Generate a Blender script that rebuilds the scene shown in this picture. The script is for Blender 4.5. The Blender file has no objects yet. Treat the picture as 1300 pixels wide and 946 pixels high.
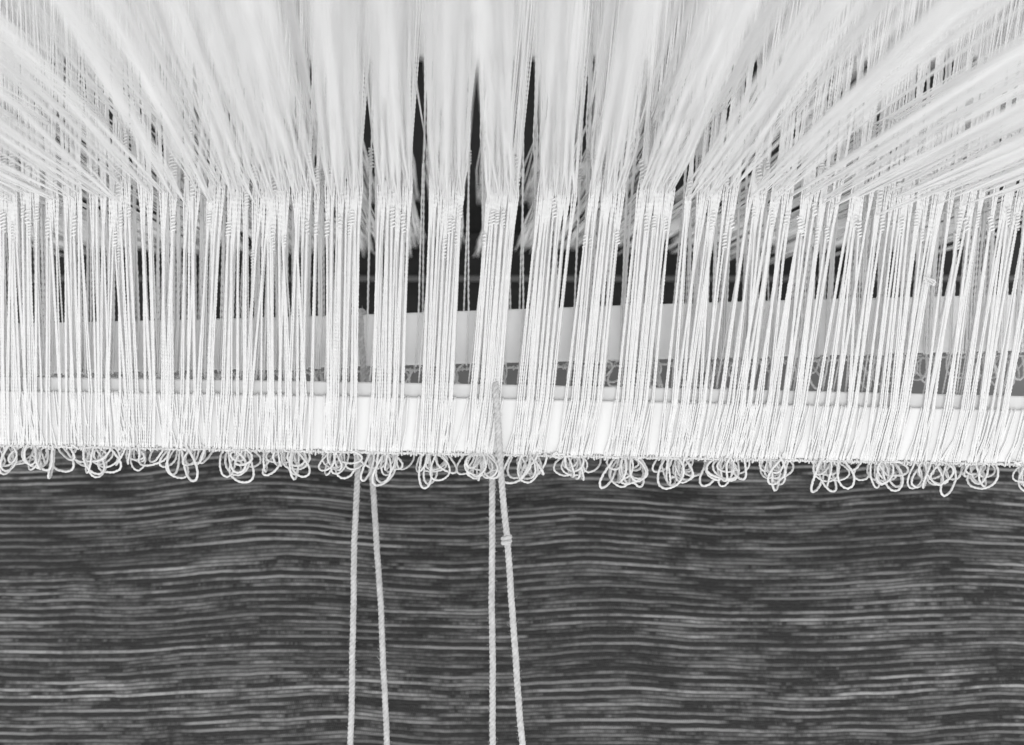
import bpy, math, random
import numpy as np

random.seed(7)
rng = np.random.default_rng(11)
scene = bpy.context.scene
COL = scene.collection

# ---------------------------------------------------------------- camera
S = 0.0004          # metres per photograph pixel at the front heddle bar
D = 0.9             # camera to front heddle bar
cam_d = bpy.data.cameras.new('camera')
cam = bpy.data.objects.new('camera', cam_d)
COL.objects.link(cam)
cam.location = (0, -D, 0)
cam.rotation_euler = (math.radians(90), 0, 0)
cam_d.sensor_width = 36
cam_d.lens = 36 * D / (1300 * S)
cam_d.clip_start = 0.01
cam_d.clip_end = 50
cam_d.dof.use_dof = True
cam_d.dof.focus_distance = D + 0.004
cam_d.dof.aperture_fstop = 7.8
scene.camera = cam

# ---------------------------------------------------------------- light: soft even room light
world = bpy.data.worlds.new('World')
scene.world = world
world.use_nodes = True
world.node_tree.nodes['Background'].inputs[0].default_value = (1, 1, 1, 1)
world.node_tree.nodes['Background'].inputs[1].default_value = 1.08


def area(name, loc, target, sx, sy, power):
    l = bpy.data.lights.new(name, 'AREA')
    l.shape = 'RECTANGLE'
    l.size, l.size_y, l.energy = sx, sy, power
    l.color = (1, 1, 1)
    o = bpy.data.objects.new(name, l)
    COL.objects.link(o)
    o.location = loc
    from mathutils import Vector
    o.rotation_euler = (Vector(target) - Vector(loc)).to_track_quat('-Z', 'Y').to_euler()
    return o


area('front_strip_fill', (0.10, -2.2, -0.45), (0, 0, 0), 0.40, 1.2, 17)  # added strip lamp behind camera, evens the bars and lifts warp undersides
area('room_light', (-0.3, -0.35, 2.2), (0, 0.1, 0), 1.6, 1.6, 5)

scene.view_settings.view_transform = 'Standard'
scene.view_settings.look = 'None'
scene.view_settings.exposure = 0.08
scene.view_settings.gamma = 1
scene.cycles.use_denoising = True
scene.cycles.max_bounces = 8
scene.cycles.diffuse_bounces = 4


# ---------------------------------------------------------------- helpers
def P(px, py, Y=0.0):
    """point at depth Y whose picture position is (px, py)"""
    k = S * (D + Y) / D
    return np.array([(px - 650) * k, Y, (473 - py) * k])


def mat(name, col, rough=0.8, noise=0.0, nscale=(1, 1, 1), bump=0.0, bscale=600, spec=0.2, obj_var=0.0):
    m = bpy.data.materials.new(name)
    m.use_nodes = True
    nt = m.node_tree
    b = nt.nodes['Principled BSDF']
    b.inputs['Base Color'].default_value = (col, col, col, 1)
    b.inputs['Roughness'].default_value = rough
    b.inputs['Specular IOR Level'].default_value = spec
    tc = nt.nodes.new('ShaderNodeTexCoord')
    if noise:
        mp = nt.nodes.new('ShaderNodeMapping')
        mp.inputs['Scale'].default_value = nscale
        nt.links.new(tc.outputs['Object'], mp.inputs[0])
        nz = nt.nodes.new('ShaderNodeTexNoise')
        nz.inputs['Scale'].default_value = 1
        nz.inputs['Detail'].default_value = 5
        nt.links.new(mp.outputs[0], nz.inputs['Vector'])
        mr = nt.nodes.new('ShaderNodeMapRange')
        mr.inputs[1].default_value = 0.3
        mr.inputs[2].default_value = 0.7
        mr.inputs[3].default_value = col * (1 - noise)
        mr.inputs[4].default_value = min(0.9, col * (1 + noise))
        nt.links.new(nz.outputs['Fac'], mr.inputs[0])
        nt.links.new(mr.outputs[0], b.inputs['Base Color'])
    if bump:
        n2 = nt.nodes.new('ShaderNodeTexNoise')
        n2.inputs['Scale'].default_value = bscale
        n2.inputs['Detail'].default_value = 4
        nt.links.new(tc.outputs['Object'], n2.inputs['Vector'])
        bp = nt.nodes.new('ShaderNodeBump')
        bp.inputs['Strength'].default_value = bump
        bp.inputs['Distance'].default_value = 0.0005
        nt.links.new(n2.outputs['Fac'], bp.inputs['Height'])
        nt.links.new(bp.outputs[0], b.inputs['Normal'])
    return m


M_STRING = mat('white_string', 0.75, 0.85, 0.04, (300, 300, 300), spec=0.15)
M_STRING2 = mat('string_shade_lifted', 0.9, 0.85, 0.03, (300, 300, 300), spec=0.15)  # rear heddle string, colour lightened to offset shade from the front strings
M_WARP = mat('warp_yarn', 0.9, 0.85, 0.06, (150, 8, 150), spec=0.15)
M_BAR = mat('white_painted_wood', 0.72, 0.55, 0.035, (160, 10, 6), 0.15, 500, 0.3)
M_BAR2 = mat('white_wood', 0.9, 0.6, 0.02, (420, 10, 5), 0.15, 500, 0.3)
M_LOOP = mat('loop_string', 0.68, 0.85, 0.10, (350, 350, 350), 0.4, 2500, 0.15)
M_CORD = mat('cotton_cord', 0.52, 0.9, 0.18, (420, 420, 420), 0.6, 2500, 0.1)
M_DARK = mat('dark_wood', 0.012, 0.6, 0.3, (6, 60, 200), 0.2, 300, 0.3)
M_DARK2 = mat('dark_board', 0.017, 0.6, 0.3, (6, 60, 200), 0.2, 300, 0.3)
M_PALE = mat('pale_rail_wood', 0.62, 0.6, 0.05, (8, 60, 90), 0.2, 300, 0.3)
M_STRIP = mat('grey_strip', 0.13, 0.5, 0.1, (20, 60, 90), spec=0.3)
M_GREY = mat('grey_beam_wood', 0.22, 0.6, 0.08, (10, 60, 80), 0.2, 300, 0.3)


class MB:
    def __init__(self):
        self.v, self.f, self.n = [], [], 0

    def add(self, v, quads):
        self.v.append(np.asarray(v, float))
        self.f.append(np.asarray(quads, int) + self.n)
        self.n += len(v)

    def tube(self, pts, ra, rb=None, sides=5, ref=(1, 0, 0), twist=True, cap=True):
        """ra/rb: half axes; with twist the oval is turned a quarter at each ring, like plied yarn"""
        pts = np.asarray(pts, float)
        n = len(pts)
        t = np.gradient(pts, axis=0)
        t /= np.linalg.norm(t, axis=1)[:, None] + 1e-12
        ref = np.asarray(ref, float)
        n1 = ref - (t @ ref)[:, None] * t
        n1 /= np.linalg.norm(n1, axis=1)[:, None] + 1e-12
        n2 = np.cross(t, n1)
        ra = np.broadcast_to(np.asarray(ra, float), (n,))
        rb = ra if rb is None else np.broadcast_to(np.asarray(rb, float), (n,))
        if twist:
            sw = (np.arange(n) % 2)[:, None]
            a = np.where(sw[:, 0] == 0, ra, rb)
            b = np.where(sw[:, 0] == 0, rb, ra)
        else:
            a, b = ra, rb
        ang = np.arange(sides) * 2 * math.pi / sides
        ring = (pts[:, None, :] + n1[:, None, :] * (np.cos(ang)[None, :, None] * a[:, None, None])
                + n2[:, None, :] * (np.sin(ang)[None, :, None] * b[:, None, None]))
        i = np.arange(n - 1)[:, None] * sides
        j = np.arange(sides)[None, :]
        j2 = (j + 1) % sides
        q = np.stack([i + j, i + j2, i + sides + j2, i + sides + j], -1).reshape(-1, 4)
        self.add(ring.reshape(-1, 3), q)

    def build(self, name, m, parent=None, smooth=True):
        v = np.concatenate(self.v)
        f = np.concatenate(self.f)
        me = bpy.data.meshes.new(name)
        me.vertices.add(len(v))
        me.vertices.foreach_set('co', v.astype(np.float32).ravel())
        me.loops.add(f.size)
        me.loops.foreach_set('vertex_index', f.astype(np.int32).ravel())
        me.polygons.add(len(f))
        me.polygons.foreach_set('loop_start', np.arange(0, f.size, 4, dtype=np.int32))
        me.polygons.foreach_set('loop_total', np.full(len(f), 4, dtype=np.int32))
        if smooth:
            me.polygons.foreach_set('use_smooth', np.ones(len(f), dtype=bool))
        me.update(calc_edges=True)
        me.materials.append(m)
        o = bpy.data.objects.new(name, me)
        COL.objects.link(o)
        if parent:
            o.parent = parent
        return o


def link_mesh(name, me, parent, loc, rot=(0, 0, 0), sc=1.0):
    o = bpy.data.objects.new(name, me)
    COL.objects.link(o)
    o.parent = parent
    o.location = loc
    o.rotation_euler = rot
    o.scale = (sc, sc, sc)
    return o


def thing(name, label, cat, group=None, loc=(0, 0, 0)):
    o = bpy.data.objects.new(name, None)
    COL.objects.link(o)
    o.empty_display_size = 0.02
    o.location = loc
    o['label'], o['category'] = label, cat
    if group:
        o['group'] = group
    return o


def resample(pts, step):
    pts = np.asarray(pts, float)
    seg = np.linalg.norm(np.diff(pts, axis=0), axis=1)
    s = np.concatenate([[0], np.cumsum(seg)])
    n = max(2, int(s[-1] / step) + 1)
    q = np.linspace(0, s[-1], n)
    return np.stack([np.interp(q, s, pts[:, k]) for k in range(3)], 1)


def smooth_path(ctrl, n):
    """Catmull-Rom through control points"""
    c = np.asarray(ctrl, float)
    c = np.concatenate([[2 * c[0] - c[1]], c, [2 * c[-1] - c[-2]]])
    out = []
    m = len(c) - 3
    for i in range(m):
        u = np.linspace(0, 1, n, endpoint=(i == m - 1))[:, None]
        p0, p1, p2, p3 = c[i:i + 4]
        out.append(0.5 * (2 * p1 + (p2 - p0) * u + (2 * p0 - 5 * p1 + 4 * p2 - p3) * u ** 2
                          + (3 * p1 - p0 - 3 * p2 + p3) * u ** 3))
    return np.concatenate(out)


def slat(name, m, parent, xs, ztop, zbot, y0, y1, r=0.0012):
    """long lath along X with rounded long edges; ztop/zbot per x"""
    xs = np.asarray(xs)
    prof = []
    for cy, cz, a0 in ((y1 - r, 1, 0), (y0 + r, 1, 90), (y0 + r, 0, 180), (y1 - r, 0, 270)):
        for k in range(4):
            a = math.radians(a0 + k * 30)
            prof.append((cy + r * math.cos(a), cz, r * math.sin(a)))
    k = len(prof)
    v = []
    for x, zt, zb in zip(xs, ztop, zbot):
        for (y, top, dz) in prof:
            v.append((x, y, (zt - r if top else zb + r) + dz))
    n = len(xs)
    i = np.arange(n - 1)[:, None] * k
    j = np.arange(k)[None, :]
    j2 = (j + 1) % k
    q = np.stack([i + j, i + k + j, i + k + j2, i + j2], -1).reshape(-1, 4)
    mb = MB()
    mb.add(v, q)
    for b, flip in ((0, 1), ((n - 1) * k, 0)):      # end caps as quad strips
        caps = [(b + a, b + a + 1, b + k - 2 - a, b + k - 1 - a) for a in range(k // 2 - 1)]
        mb.add(np.zeros((0, 3)), np.array([c[::-1] if flip else c for c in caps]) - mb.n)
    return mb.build(name, m, parent)


def box(name, m, parent, p0, p1, r=0.002):
    return slat(name, m, parent, np.linspace(p0[0], p1[0], 9), np.full(9, p1[2]), np.full(9, p0[2]), p0[1], p1[1], r)


# ---------------------------------------------------------------- background: beater, beam, cloth
YB = 0.335
beater = thing('beater', 'dark beater board with pale top rail seen in gaps behind the heddle strings', 'beater',
               loc=(0, YB, 0))
zt = lambda py, Y: P(0, py, Y)[2]


def rel(o):      # keep world placement under a moved Empty
    p = o.parent
    o.matrix_parent_inverse = p.matrix_basis.inverted()
    return o


rel(box('top_rail', M_PALE, beater, (-0.62, YB - 0.012, zt(72, YB - 0.012)), (0.62, YB + 0.03, zt(-260, YB))))
rel(box('back_board', M_DARK, beater, (-0.62, YB + 0.004, zt(300, YB)), (0.62, YB + 0.02, zt(72, YB) - 0.001), 0.001))
rel(box('lower_board', M_DARK2, beater, (-0.62, YB - 0.004, zt(420, YB)), (0.62, YB + 0.022, zt(297, YB)), 0.002))
rel(box('inlay_strip', M_STRIP, beater, (-0.62, YB - 0.007, zt(357, YB - .007)), (0.62, YB - 0.003, zt(350, YB - .007)), 0.0008))

beam = box('breast_beam', M_GREY, None, (-0.62, 0.345, zt(600, 0.345)), (0.62, 0.40, zt(423, 0.345)), 0.006)
beam['label'] = 'smooth grey beam glimpsed in the slot between the two white bars'
beam['category'] = 'beam'


def make_cloth():
    nx, nz = 260, 240
    x = np.linspace(-0.62, 0.62, nx)
    v = np.linspace(0, 1, nz)
    X, V = np.meshgrid(x, v)
    z0, z1 = P(0, 540, 0.165)[2], P(0, 1010, 0.085)[2]
    Yb = 0.165 - 0.080 * V ** 0.85
    Z = z0 + (z1 - z0) * V
    w = np.zeros_like(X)
    for (cx, wd, am, ph) in ((-0.40, .06, .8, .3), (-0.15, .055, 1.3, .1), (0.035, .045, 1.0, .2), (0.24, .05, 1.1, .15),
                             (0.45, .07, .9, .2), (-0.29, .09, -.6, .5)):
        w += am * np.exp(-((X - cx - 0.06 * (V - ph)) / wd) ** 2) * (1 - 0.45 * V)
    w2 = np.sin(X * 23 + 2.0 * V) * 0.35 + np.sin(X * 51 + 1.7 - 3 * V) * 0.15
    Y = Yb - 0.010 * w + 0.003 * w2
    Z = Z + 0.0062 * w + 0.0010 * w2 * (1 - V)
    U = np.stack([X, Y, Z], -1).reshape(-1, 3)
    i = np.arange(nz - 1)[:, None] * nx
    j = np.arange(nx - 1)[None, :]
    q = np.stack([i + j, i + nx + j, i + nx + j + 1, i + j + 1], -1).reshape(-1, 4)
    mb = MB()
    mb.add(U, q)
    m = bpy.data.materials.new('striped_weave')
    m.use_nodes = True
    nt = m.node_tree
    N, L = nt.nodes, nt.links
    b = N['Principled BSDF']
    b.inputs['Roughness'].default_value = 0.9
    b.inputs['Specular IOR Level'].default_value = 0.1
    uv = N.new('ShaderNodeUVMap')
    uv.uv_map = 'weave'
    sep = N.new('ShaderNodeSeparateXYZ')
    L.new(uv.outputs[0], sep.inputs[0])

    def math_(op, a, b_=None, c=None):
        n = N.new('ShaderNodeMath')
        n.operation = op
        for k, val in enumerate((a, b_, c)):
            if val is None:
                continue
            if isinstance(val, (int, float)):
                n.inputs[k].default_value = val
            else:
                L.new(val, n.inputs[k])
        return n.outputs[0]

    def noise(x_, y_, det=2.0, rough=0.5):
        cb = N.new('ShaderNodeCombineXYZ')
        L.new(x_, cb.inputs[0])
        L.new(y_, cb.inputs[1])
        n = N.new('ShaderNodeTexNoise')
        n.inputs['Scale'].default_value = 1
        n.inputs['Detail'].default_value = det
        n.inputs['Roughness'].default_value = rough
        L.new(cb.outputs[0], n.inputs['Vector'])
        return n.outputs['Fac']

    u_, v_ = sep.outputs[0], sep.outputs[1]      # metres along and down the cloth
    # slight waviness of the picks
    vw = math_('ADD', v_, math_('MULTIPLY', math_('SUBTRACT', noise(math_('MULTIPLY', u_, 16), math_('MULTIPLY', v_, 22), 3), 0.5), 0.0055))
    pick = math_('MULTIPLY', vw, 1 / 0.0021)
    row = math_('FLOOR', pick)
    fr = math_('FRACT', pick)
    # each pick is one yarn whose tone drifts along its length
    tone = noise(math_('ADD', math_('MULTIPLY', u_, 17), math_('MULTIPLY', row, 13.37)), math_('MULTIPLY', row, 5.71), 6, 0.68)
    tone = math_('MULTIPLY', math_('ADD', math_('SUBTRACT', tone, 0.485), math_('MULTIPLY', math_('PINGPONG', row, 1), 0.09)), 6.0)
    cl = N.new('ShaderNodeClamp')
    L.new(tone, cl.inputs[0])
    wn = N.new('ShaderNodeTexWhiteNoise')
    wn.noise_dimensions = '1D'
    L.new(row, wn.inputs['W'])
    rowamt = math_('MULTIPLY_ADD', wn.outputs['Value'], 0.9, 0.48)
    band = noise(math_('MULTIPLY', u_, 6), math_('MULTIPLY', v_, 45), 4)
    band = math_('MULTIPLY_ADD', band, 2.1, -0.25)
    fine = noise(math_('MULTIPLY', u_, 260), math_('MULTIPLY', v_, 1500), 3, 0.7)
    prof = math_('SINE', math_('MULTIPLY', fr, math.pi))
    prof = math_('POWER', prof, 0.6)
    amt = math_('MULTIPLY', math_('MULTIPLY', cl.outputs[0], prof), math_('ADD', math_('MULTIPLY', fine, 0.7), 0.55))
    amt = math_('MULTIPLY', math_('MULTIPLY', amt, band), rowamt)
    col = math_('ADD', math_('MULTIPLY', amt, 0.29), math_('MULTIPLY_ADD', fine, 0.075, 0.003))
    cb = N.new('ShaderNodeCombineColor')
    for k in range(3):
        L.new(col, cb.inputs[k])
    L.new(cb.outputs[0], b.inputs['Base Color'])
    warp_rib = math_('SINE', math_('ADD', math_('MULTIPLY', u_, 2 * math.pi / 0.0011), math_('MULTIPLY', row, math.pi)))
    h = math_('ADD', math_('MULTIPLY', prof, 1.0), math_('MULTIPLY', warp_rib, 0.35))
    bp = N.new('ShaderNodeBump')
    bp.inputs['Strength'].default_value = 0.7
    bp.inputs['Distance'].default_value = 0.0006
    L.new(h, bp.inputs['Height'])
    L.new(bp.outputs[0], b.inputs['Normal'])
    o = mb.build('hanging_cloth', m)
    uvl = o.data.uv_layers.new(name='weave')
    idx = np.empty(len(o.data.loops), dtype=np.int32)
    o.data.loops.foreach_get('vertex_index', idx)
    arc = np.concatenate([[0], np.cumsum(np.hypot(np.diff(Yb[:, 0]), (z1 - z0) / (nz - 1) * np.ones(nz - 1)))])
    uvs = np.stack([X.ravel() + 0.7, np.repeat(arc, nx)], -1)[idx]
    uvl.data.foreach_set('uv', uvs.astype(np.float32).ravel())
    so = o.modifiers.new('thickness', 'SOLIDIFY')
    so.thickness = 0.0012
    so.offset = 1
    o['label'] = 'dark grey cloth with fine pale horizontal stripes hanging below the white bars'
    o['category'] = 'cloth'
    return o


make_cloth()

# ---------------------------------------------------------------- heddle shafts
front_top = lambda px: 478 + 25 * px / 1300 - 2.0 * math.sin(math.pi * px / 1300)
front_bot = lambda px: 562 + 24 * px / 1300
rear_top = lambda px: 411 - 37 * px / 1300 + 1.5 * math.sin(px / 210)
rear_bot = lambda px: 476 - 31 * px / 1300
YR = 0.060                       # depth of rear shaft
pxs = np.linspace(-160, 1460, 73)

front = thing('heddle_shaft', 'front white heddle bar with string loops hanging below its lower edge', 'heddle shaft',
              'heddle shafts')
rear = thing('heddle_shaft', 'rear white heddle bar behind the front strings, rising slightly to the right', 'heddle shaft',
             'heddle shafts')
slat('bar', M_BAR, front, [P(x, 0)[0] for x in pxs], [zt(front_top(x), 0) for x in pxs],
     [zt(front_bot(x) - 3, 0) for x in pxs], 0.0, 0.008)
slat('face_lath', M_BAR, front, [P(x, 0)[0] for x in pxs], [zt(front_top(x) + 18, 0) for x in pxs],
     [zt(front_bot(x) + 1, 0) for x in pxs], -0.0042, -0.0003)
slat('bar', M_BAR2, rear, [P(x, 0, YR)[0] for x in pxs], [zt(rear_top(x), YR) for x in pxs],
     [zt(rear_bot(x), YR) for x in pxs], YR, YR + 0.008)

# clusters of heddles: bar position, half width, lean
clusters = []       # (bar px, half width, lean, eye px)
for c, ce in ((-74, -76), (-9, -10), (55, 55), (118, 119), (181, 181), (244, 245), (309, 311), (372, 374), (434, 439), (494, 503),
              (557, 570), (617, 637), (679, 706), (743, 771), (806, 834), (872, 901), (935, 967), (998, 1034), (1064, 1104), (1130, 1168),
              (1196, 1235), (1262, 1300), (1328, 1365)):
    mid = 400 < c < 860
    j = random.uniform(-2, 2) if mid else random.uniform(-4, 4)
    hw = (22 if 400 < c < 660 else 23.5 if mid else 36 if c < 330 else 29) + random.uniform(-1, 1.5)
    clusters.append((c + j, hw, (ce - c) / 245 + (0 if mid else random.uniform(-.03, .03)), ce + j))


def coil_mesh(name, r, turns, pitch, th, m):
    n = int(turns * 8) + 1
    a = np.arange(n) * 2 * math.pi / 8
    pts = np.stack([r * np.cos(a), r * 0.8 * np.sin(a), (np.arange(n) / 8 - turns / 2) * pitch], 1)
    mb = MB()
    mb.tube(pts, th, sides=5, ref=(0, 0, 1), twist=False)
    o = mb.build(name, m)
    me = o.data
    bpy.data.objects.remove(o)
    return me


KNOTS = [coil_mesh('knot', 0.00105, 6, 0.0017, 0.0005, M_STRING), coil_mesh('knot', 0.0010, 4, 0.0018, 0.0005, M_STRING),
         coil_mesh('knot', 0.00115, 5, 0.0016, 0.0005, M_STRING)]


def loop_mesh():
    """teardrop tail of a heddle, hanging from the tie line (origin) down"""
    L = random.uniform(0.0075, 0.0165)
    w = random.uniform(0.0022, 0.0068) * (1.1 if random.random() < .3 else 1)
    skew = random.uniform(-0.35, 0.35) * L
    g = random.uniform(0.0004, 0.0026)
    bulge = random.uniform(0.6, 1.8)
    yb = random.uniform(-0.003, 0.003)
    ph = np.linspace(0.10, 2 * math.pi - 0.10, 40)
    h = np.sin(ph / 2)
    x = w * 1.25 * np.sin(ph) * h ** bulge * -1 + skew * h ** 3 + g * np.cos(ph / 2) * -1
    z = -L * h ** 2 * (1 + 0.05 * np.sin(ph))
    y = yb * h + 0.0018 * math.copysign(1, yb) * np.cos(ph / 2) * h
    ctrl = np.concatenate([[(x[0], y[0], 0.0022)], np.stack([x, y, z], 1), [(x[-1], y[-1], 0.0022)]])
    pts = resample(ctrl, 0.0009)
    pts += rng.normal(0, 0.00007, pts.shape)
    q = np.linspace(0, 1, len(pts))[:, None]
    for kk in range(2):
        pts += np.array([random.uniform(-1, 1), random.uniform(-1, 1), random.uniform(-.6, .6)]) * .0006 * np.sin(q * random.uniform(5, 14) + random.uniform(0, 6)) * np.sin(q * math.pi)
    mb = MB()
    mb.tube(pts, 0.00069, 0.00044, sides=6, ref=(0, 1, 0))
    o = mb.build('loop', M_LOOP)
    me = o.data
    bpy.data.objects.remove(o)
    return me


LOOPS = [loop_mesh() for _ in range(110)]
warp_ends = []          # (cluster, eye point, layer)


def heddle(shaft, ci, px_bar, px_eye, px_bot, Y, eye_py, first, thin=False):
    isf = first
    yf = -0.0054 if isf else Y - 0.0010
    yk = Y + 0.004
    top_py = front_top(px_bar) if isf else rear_top(px_bar)
    bot_py = front_bot(px_bar) if isf else rear_bot(px_bar)
    jitter = random.gauss(0, 13)
    lean = (px_eye - px_bar) / (top_py - eye_py)
    kx = lambda py: px_eye + lean * (eye_py - py)
    kn1, kn2 = eye_py + 44 + jitter, eye_py - 32 + random.gauss(0, 11)
    px_top = kx(-180) + random.uniform(-14, 14)
    r0, r1 = (0.00056, 0.00034)
    mb = MB()
    k1, k2, eye = P(kx(kn1), kn1, yk), P(kx(kn2), kn2, yk), P(px_eye, eye_py, yk)
    sep = 0.0003
    o1 = np.array([sep, 0, 0])
    lath = 18 if isf else 0
    # front strand: bottom edge of bar -> over the face -> knot -> eye -> knot -> up
    b_edge = P(px_bot, bot_py + 2, yf + 0.001)
    f_low = P(px_bot + (px_bar - px_bot) * .1, bot_py - 4, yf)
    f_top = P(px_bar, top_py + lath, yf)
    step, sides = (0.00088, 5) if isf else (0.0017, 4)
    for q in range(1 if thin else 2):
        dj = np.array([(q - .5) * random.uniform(0.4, 3.4) * S, -0.0004 * q, 0])
        dk = np.array([random.uniform(-1, 1) * .0006, 0, 0])
        s1 = resample([b_edge + dj * 1.3 + dk, f_low + dj * 1.2 + dk, f_top + dj, k1 - o1 + dj * .3, k1 - o1 + dj * .3 + [0, 0, .001]], step)
        s1 += rng.normal(0, .00005, s1.shape)
        mb.tube(s1, r0, r1, sides)
    # back strand rises behind the bar
    bx = px_bar + random.uniform(-7, 7)
    mb.tube(resample([P(bx, top_py + 40, Y + 0.0094), P(bx, top_py, Y + 0.0094), k1 + o1, k1 + o1 + [0, 0, .001]], step), r0, r1, sides)
    e = np.array([0.0011, 0, 0])
    for sg in ((0.2,) if thin else (-1, 0.2, 1)):
        up = P(px_top + sg * random.uniform(1, 9), -180, yk + sg * 0.004)
        mb.tube(resample([k1 + sg * o1, eye + sg * e, k2 + sg * o1, up], step * 1.35), r0, r1, 4)
    h = mb.build('heddle', M_STRING if isf else M_STRING2, shaft)
    for kp, q in ((k1, .30), (k2, .35)):
        if random.random() < q:
            link_mesh('knot', random.choice(KNOTS), h, kp + np.array([0, -.0003, 0]), (0, lean * .9, random.uniform(0, 6)),
                      random.uniform(.85, 1.1))
    return h, b_edge, eye


for ci, (c, hw, lean, ce) in enumerate(clusters):
    for isf in (True, False):
        n = random.choice((11, 12, 13)) if isf else (13 if 400 < c < 860 else 11)
        for k in range(n):
            u = (k + 0.5) / n * 2 - 1
            mid = 400 < c < 860
            stray = random.random() < (0.07 if mid else 0.18)
            j = random.uniform(-16, 16) if stray else random.uniform(-3.5, 3.5) if mid else random.uniform(-7, 7)
            if isf:
                eye_py = 243 + random.gauss(0, 8)
                pb = c + u * hw * 0.92 + j
                dy = front_top(pb) - eye_py
                pe = c + u * hw * 0.98 + lean * dy + random.uniform(-3.5, 3.5) * (1 if mid else 2.4)
                pbot = c + u * hw * .88 - (lean + .02) * 85 + j * .6 + random.uniform(-3, 3)
                h, be, eye = heddle(front, ci, pb, pe, pbot, 0.0, eye_py, True)
                # tail loop, pulled towards the bunch centre
                cc = P(c - lean * 90, 0)[0]
                if random.random() < .86:
                  lp = np.array([be[0] * .7 + cc * .3 + random.uniform(-.003, .003), random.uniform(-.004, .005), be[2] + 0.0003])
                  fan = (lp[0] - cc) / 0.012
                  link_mesh('loop', random.choice(LOOPS), h, lp,
                          (random.uniform(-.35, .35), -fan * .35 + random.uniform(-.5, .5) + (random.choice((-1, 1)) * .5 if random.random() < .15 else 0), random.choice((0, math.pi)) + random.gauss(0, .85)),
                          random.uniform(.85, 1.12))
            else:
                eye_py = 168 + random.gauss(0, 7)
                wide = 1.0 if c < 330 else (.78 if mid else .9)
                pb = c * .45 + ce * .55 + (0 if mid else 14) + u * hw * wide + j
                if mid and k == n - 1:
                    pb = c * .3 + ce * .7 + 33 + random.uniform(-4, 3)
                dy = rear_top(pb) - eye_py
                pe = pb + lean * .35 * dy + random.uniform(-9, 9)
                h, be, eye = heddle(rear, ci, pb, pe, pb - 3, YR, eye_py, False, mid and k == n - 1)
                if random.random() < .5:
                    lp = np.array([be[0], YR + random.uniform(0, .008), be[2] - .0004])
                    link_mesh('loop', random.choice(LOOPS), h, lp,
                              (random.uniform(-.3, .3), random.uniform(-.8, .8), random.uniform(0, 6)), random.uniform(.9, 1.2))
            warp_ends.append((ci, eye, isf))


# threads lashed down round the face lath, cluster by cluster
for c, hw, lean, ce in clusters:
    mb = MB()
    for k in range(17):
        u = random.uniform(-1, 1)
        if random.random() < .5:
            u = abs(u) ** .6 * math.copysign(1, u)
        pt = c + u * hw * 1.05 + random.uniform(-2, 2)
        pb = pt - (lean + .07 * math.copysign(1, c - 330)) * 85 + random.gauss(0, 3) - u * hw * .12
        y = -0.0049 - random.uniform(0, .0005)
        zt_ = front_top(pt) + 18
        pts = [P(pt, zt_ + 1, -.0015), P(pt, zt_ - 1.0, -.0035), P(pt, zt_ + 2.5, y), P(pt * .5 + pb * .5 + random.uniform(-1.5, 1.5), zt_ + 40, y), P(pb, front_bot(pb) - 1, y),
               P(pb, front_bot(pb) + 3, -.0035)]
        p = resample(pts, .0009)
        mb.tube(p, .00058, .00036, 5)
    mb.build('thread_wrap', M_STRING, front)


# tie cords that bind the heddles along the lower edges
def tie(shaft, fbot, Y, yy, wob, rad, m):
    q = np.linspace(-140, 1440, 900)
    pts = np.array([P(x, fbot(x), Y) + [0, yy, 0] for x in q])
    pts[:, 2] += rng.normal(0, wob, len(q)) - 0.0002
    pts[:, 1] += rng.normal(0, wob, len(q))
    mb = MB()
    mb.tube(pts, rad, rad * .65, 5, ref=(0, 0, 1))
    # small hitches round the cord
    for x in np.arange(-70, 1380, 4.2):
        if random.random() < .65:
            p = P(x + random.uniform(-2, 2), fbot(x), Y) + [0, yy, random.uniform(-.0006, .0003)]
            a = np.linspace(0, 2 * math.pi * 1.1, 8)
            rr = random.uniform(.0009, .0015)
            tl = random.uniform(-.6, .6)
            pts2 = np.stack([p[0] + tl * .001 * np.cos(a), p[1] + rr * np.cos(a), p[2] + rr * np.sin(a)], 1)
            mb.tube(pts2, .00045, sides=4, ref=(1, 0, 0), twist=False)
    return mb.build('tie_cord', m, shaft)


tie(front, lambda x: front_bot(x) + 3, 0.0, -0.0035, 0.00022, 0.0009, M_LOOP)
tie(rear, lambda x: rear_bot(x) + 6, YR, 0.003, 0.00012, 0.0008, M_LOOP)

# loose yarn ends and fluff
for (px, py, Y, n, amp) in ((1182, 357, -0.004, 9, .0042), (855, 606, -.002, 6, .0018), (708, 578, -.006, 6, .003), (92, 567, -.006, 7, .0035),
                            (1290, 588, -.006, 6, .003)):
    c = P(px, py, Y)
    pts = [c + np.array([random.uniform(-1, 1) * amp, random.uniform(-.3, .3) * amp, random.uniform(-.5, .5) * amp]) for _ in range(n)]
    mb = MB()
    mb.tube(resample(smooth_path(pts, 8), .0008), .0006, .00045, 5, ref=(0.2, 1, 0.1))
    mb.build('loose_end', M_LOOP, front)

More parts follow.
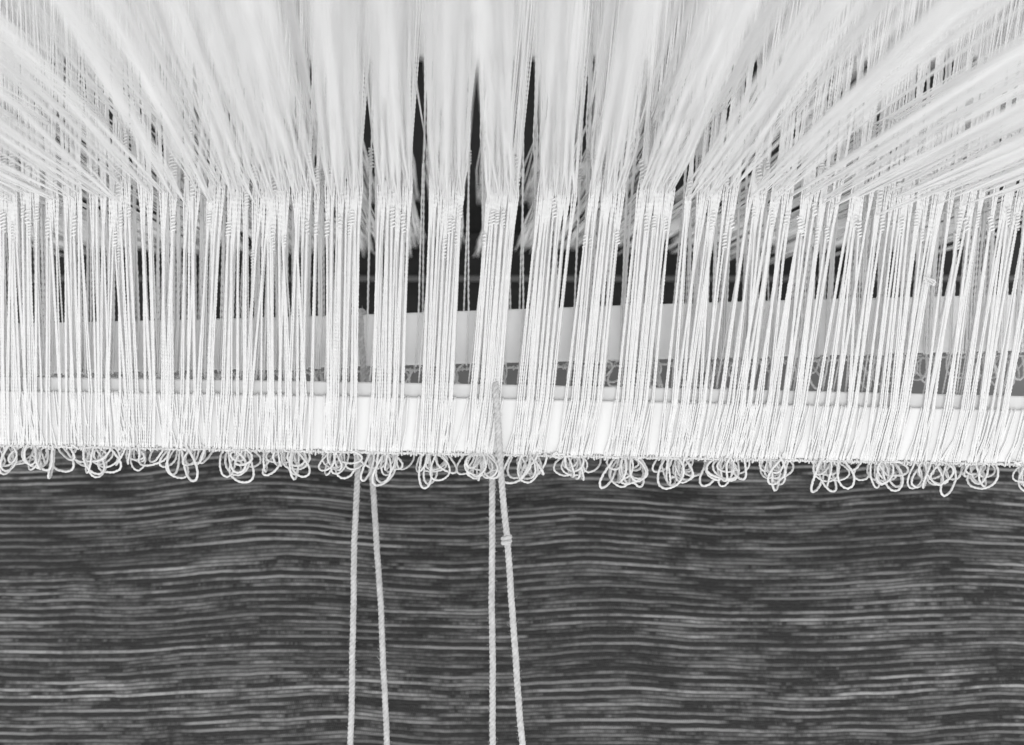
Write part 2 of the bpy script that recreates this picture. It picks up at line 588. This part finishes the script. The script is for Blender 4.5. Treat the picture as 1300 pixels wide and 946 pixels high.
# ---------------------------------------------------------------- warp
warp = thing('warp', 'sheet of white warp threads running from the heddles toward the viewer and upward', 'warp threads')
dirv = np.array([(570 - 650) * S, D, (473 - 505) * S]) / D
by = {}
for ci, e, isf in warp_ends:
    by.setdefault(ci, []).append((e, isf))
for ci, lst in by.items():
    mb = MB()
    cx = np.mean([e[0] for e, _ in lst])
    op = clusters[ci][3] - 570
    pw = 0.12 + 0.83 * min(1, max(0, (abs(op) - 120) / 380))
    conv = op * S * (2 ** pw * .5 - 1) / .45 + random.uniform(-.008, .008)
    for e, isf in lst:
        for rep in range(3 if isf else 2):
            off = np.array([random.uniform(-.0022, .0022), 0, random.uniform(-.0016, .0016)])
            dx = random.gauss(0, .004)
            gather = lambda f: -(e[0] - cx) * min(.93, 1.15 * f) if f > 0 else 0
            Y0, Y1 = -1.0, 0.345
            if isf:
                zf = lambda Y: e[2] + dirv[2] * (Y - e[1])
            else:
                zf = lambda Y: (e[2] + (0.119 - e[2]) * (e[1] - Y) / 1.06) if Y < e[1] else (e[2] - (e[2] - .112) * (Y - e[1]) / .44)
            pts = []
            for Y in (Y0, -.8, -.6, -.3, -.12, e[1], .18, Y1):
                f = (e[1] - Y)
                pts.append(np.array([e[0] + gather(f) + (conv * f - 80 * S / D * -f if f > 0 else dirv[0] * -f) + (dx * f if f > 0 else (random.uniform(-1, 1) * .004 * -f / .3)), Y, zf(Y)]) + off * min(1, abs(f) * 10))
            mb.tube(pts, .00040, .00040, 4, ref=(1, 0, 0), twist=False)
    mb.build('warp_bundle', M_WARP, warp)

# ---------------------------------------------------------------- treadle cords


def cord(name, parent, ctrl, rad=0.0021, knot=None):
    c = resample(smooth_path(ctrl, 24), 0.0010)
    n = len(c)
    q = np.arange(n)
    for f_, a_ in ((.045, .00022), (.11, .00012), (.3, .00005)):
        c[:, 0] += a_ * np.sin(q * f_ + random.uniform(0, 6))
        c[:, 1] += a_ * np.sin(q * f_ * 1.2 + random.uniform(0, 6))
    mb = MB()
    s = np.arange(n) * 0.0010
    t = np.gradient(c, axis=0)
    t /= np.linalg.norm(t, axis=1)[:, None]
    n1 = np.array([1., 0, 0]) - t[:, :1] * t
    n1 /= np.linalg.norm(n1, axis=1)[:, None]
    n2 = np.cross(t, n1)
    for k in range(3):
        a = s / 0.0075 * 2 * math.pi + k * 2.0944
        rr = rad * .46
        pts = c + n1 * (np.cos(a) * rr)[:, None] + n2 * (np.sin(a) * rr)[:, None]
        mb.tube(pts, rad * .56, sides=8, ref=(1, 0, 0), twist=False)
    for k in range(int(n * 1.5)):      # fuzz
        i = random.randrange(n)
        a = random.uniform(0, 6.28)
        d = n1[i] * math.cos(a) + n2[i] * math.sin(a)
        p = c[i] + d * rad * .92
        ln = random.uniform(.0006, .0022)
        q = p + d * ln * .55 + np.array([random.uniform(-.3, .3), random.uniform(-.3, .3), random.uniform(-1, 1)]) * ln * .8
        mid = (p + q) / 2 + d * ln * .2
        mb.tube([p, mid, q], .00006, sides=3, ref=(0.3, 0.9, 0.2), twist=False)
    o = mb.build(name, M_CORD, parent)
    if knot:
        mk = MB()
        kc = P(*knot)
        a = np.linspace(0, 2 * math.pi * 2.3, 40)
        pts = np.stack([kc[0] + .0018 * np.cos(a), kc[1] + .0018 * np.sin(a), kc[2] + np.linspace(-.0024, .0024, 40)], 1)
        mk.tube(pts, .0012, sides=7, ref=(0, 0, 1), twist=False)
        mk.build('knot', M_CORD, o)
    return o


c1 = thing('treadle_cord', 'left pair of hanging cord strands, coming from the rear bar behind the front bar', 'cord',
           'hanging treadle cords')
cord('strand', c1, [P(463, 398, YR + .004), P(458, 396, YR - .0030), P(459, 420, YR - .0042), P(461, 480, YR - .0042), P(457, 545, YR - .010), P(452, 640, YR - .014),
                    P(448, 800, YR - .014), P(443, 1010, YR - .014)], 0.0017)
cord('strand', c1, [P(464, 398, YR + .012), P(465, 420, YR + .0125), P(466, 480, YR + .0125), P(470, 560, YR + .010), P(475, 640, YR + .006),
                    P(485, 810, YR), P(495, 1010, YR)], 0.0017)
c2 = thing('treadle_cord', 'right pair of hanging cord strands, one passing down across the front bar face', 'cord',
           'hanging treadle cords')
cord('strand', c2, [P(633, 486, 0.006), P(631, 485, -.002), P(630, 496, -.0076), P(632, 530, -.0080), P(635, 580, -.0082), P(639, 640, -.009), P(647, 730, -.009),
                    P(656, 850, -.009), P(668, 1010, -.009)], 0.0017, knot=(643, 686, -.009))
cord('strand', c2, [P(632, 486, .008), P(629, 500, .0115), P(627, 560, .0115), P(625, 620, .010), P(625, 740, .008), P(625, 850, .006),
                    P(625, 1010, .006)], 0.0017)
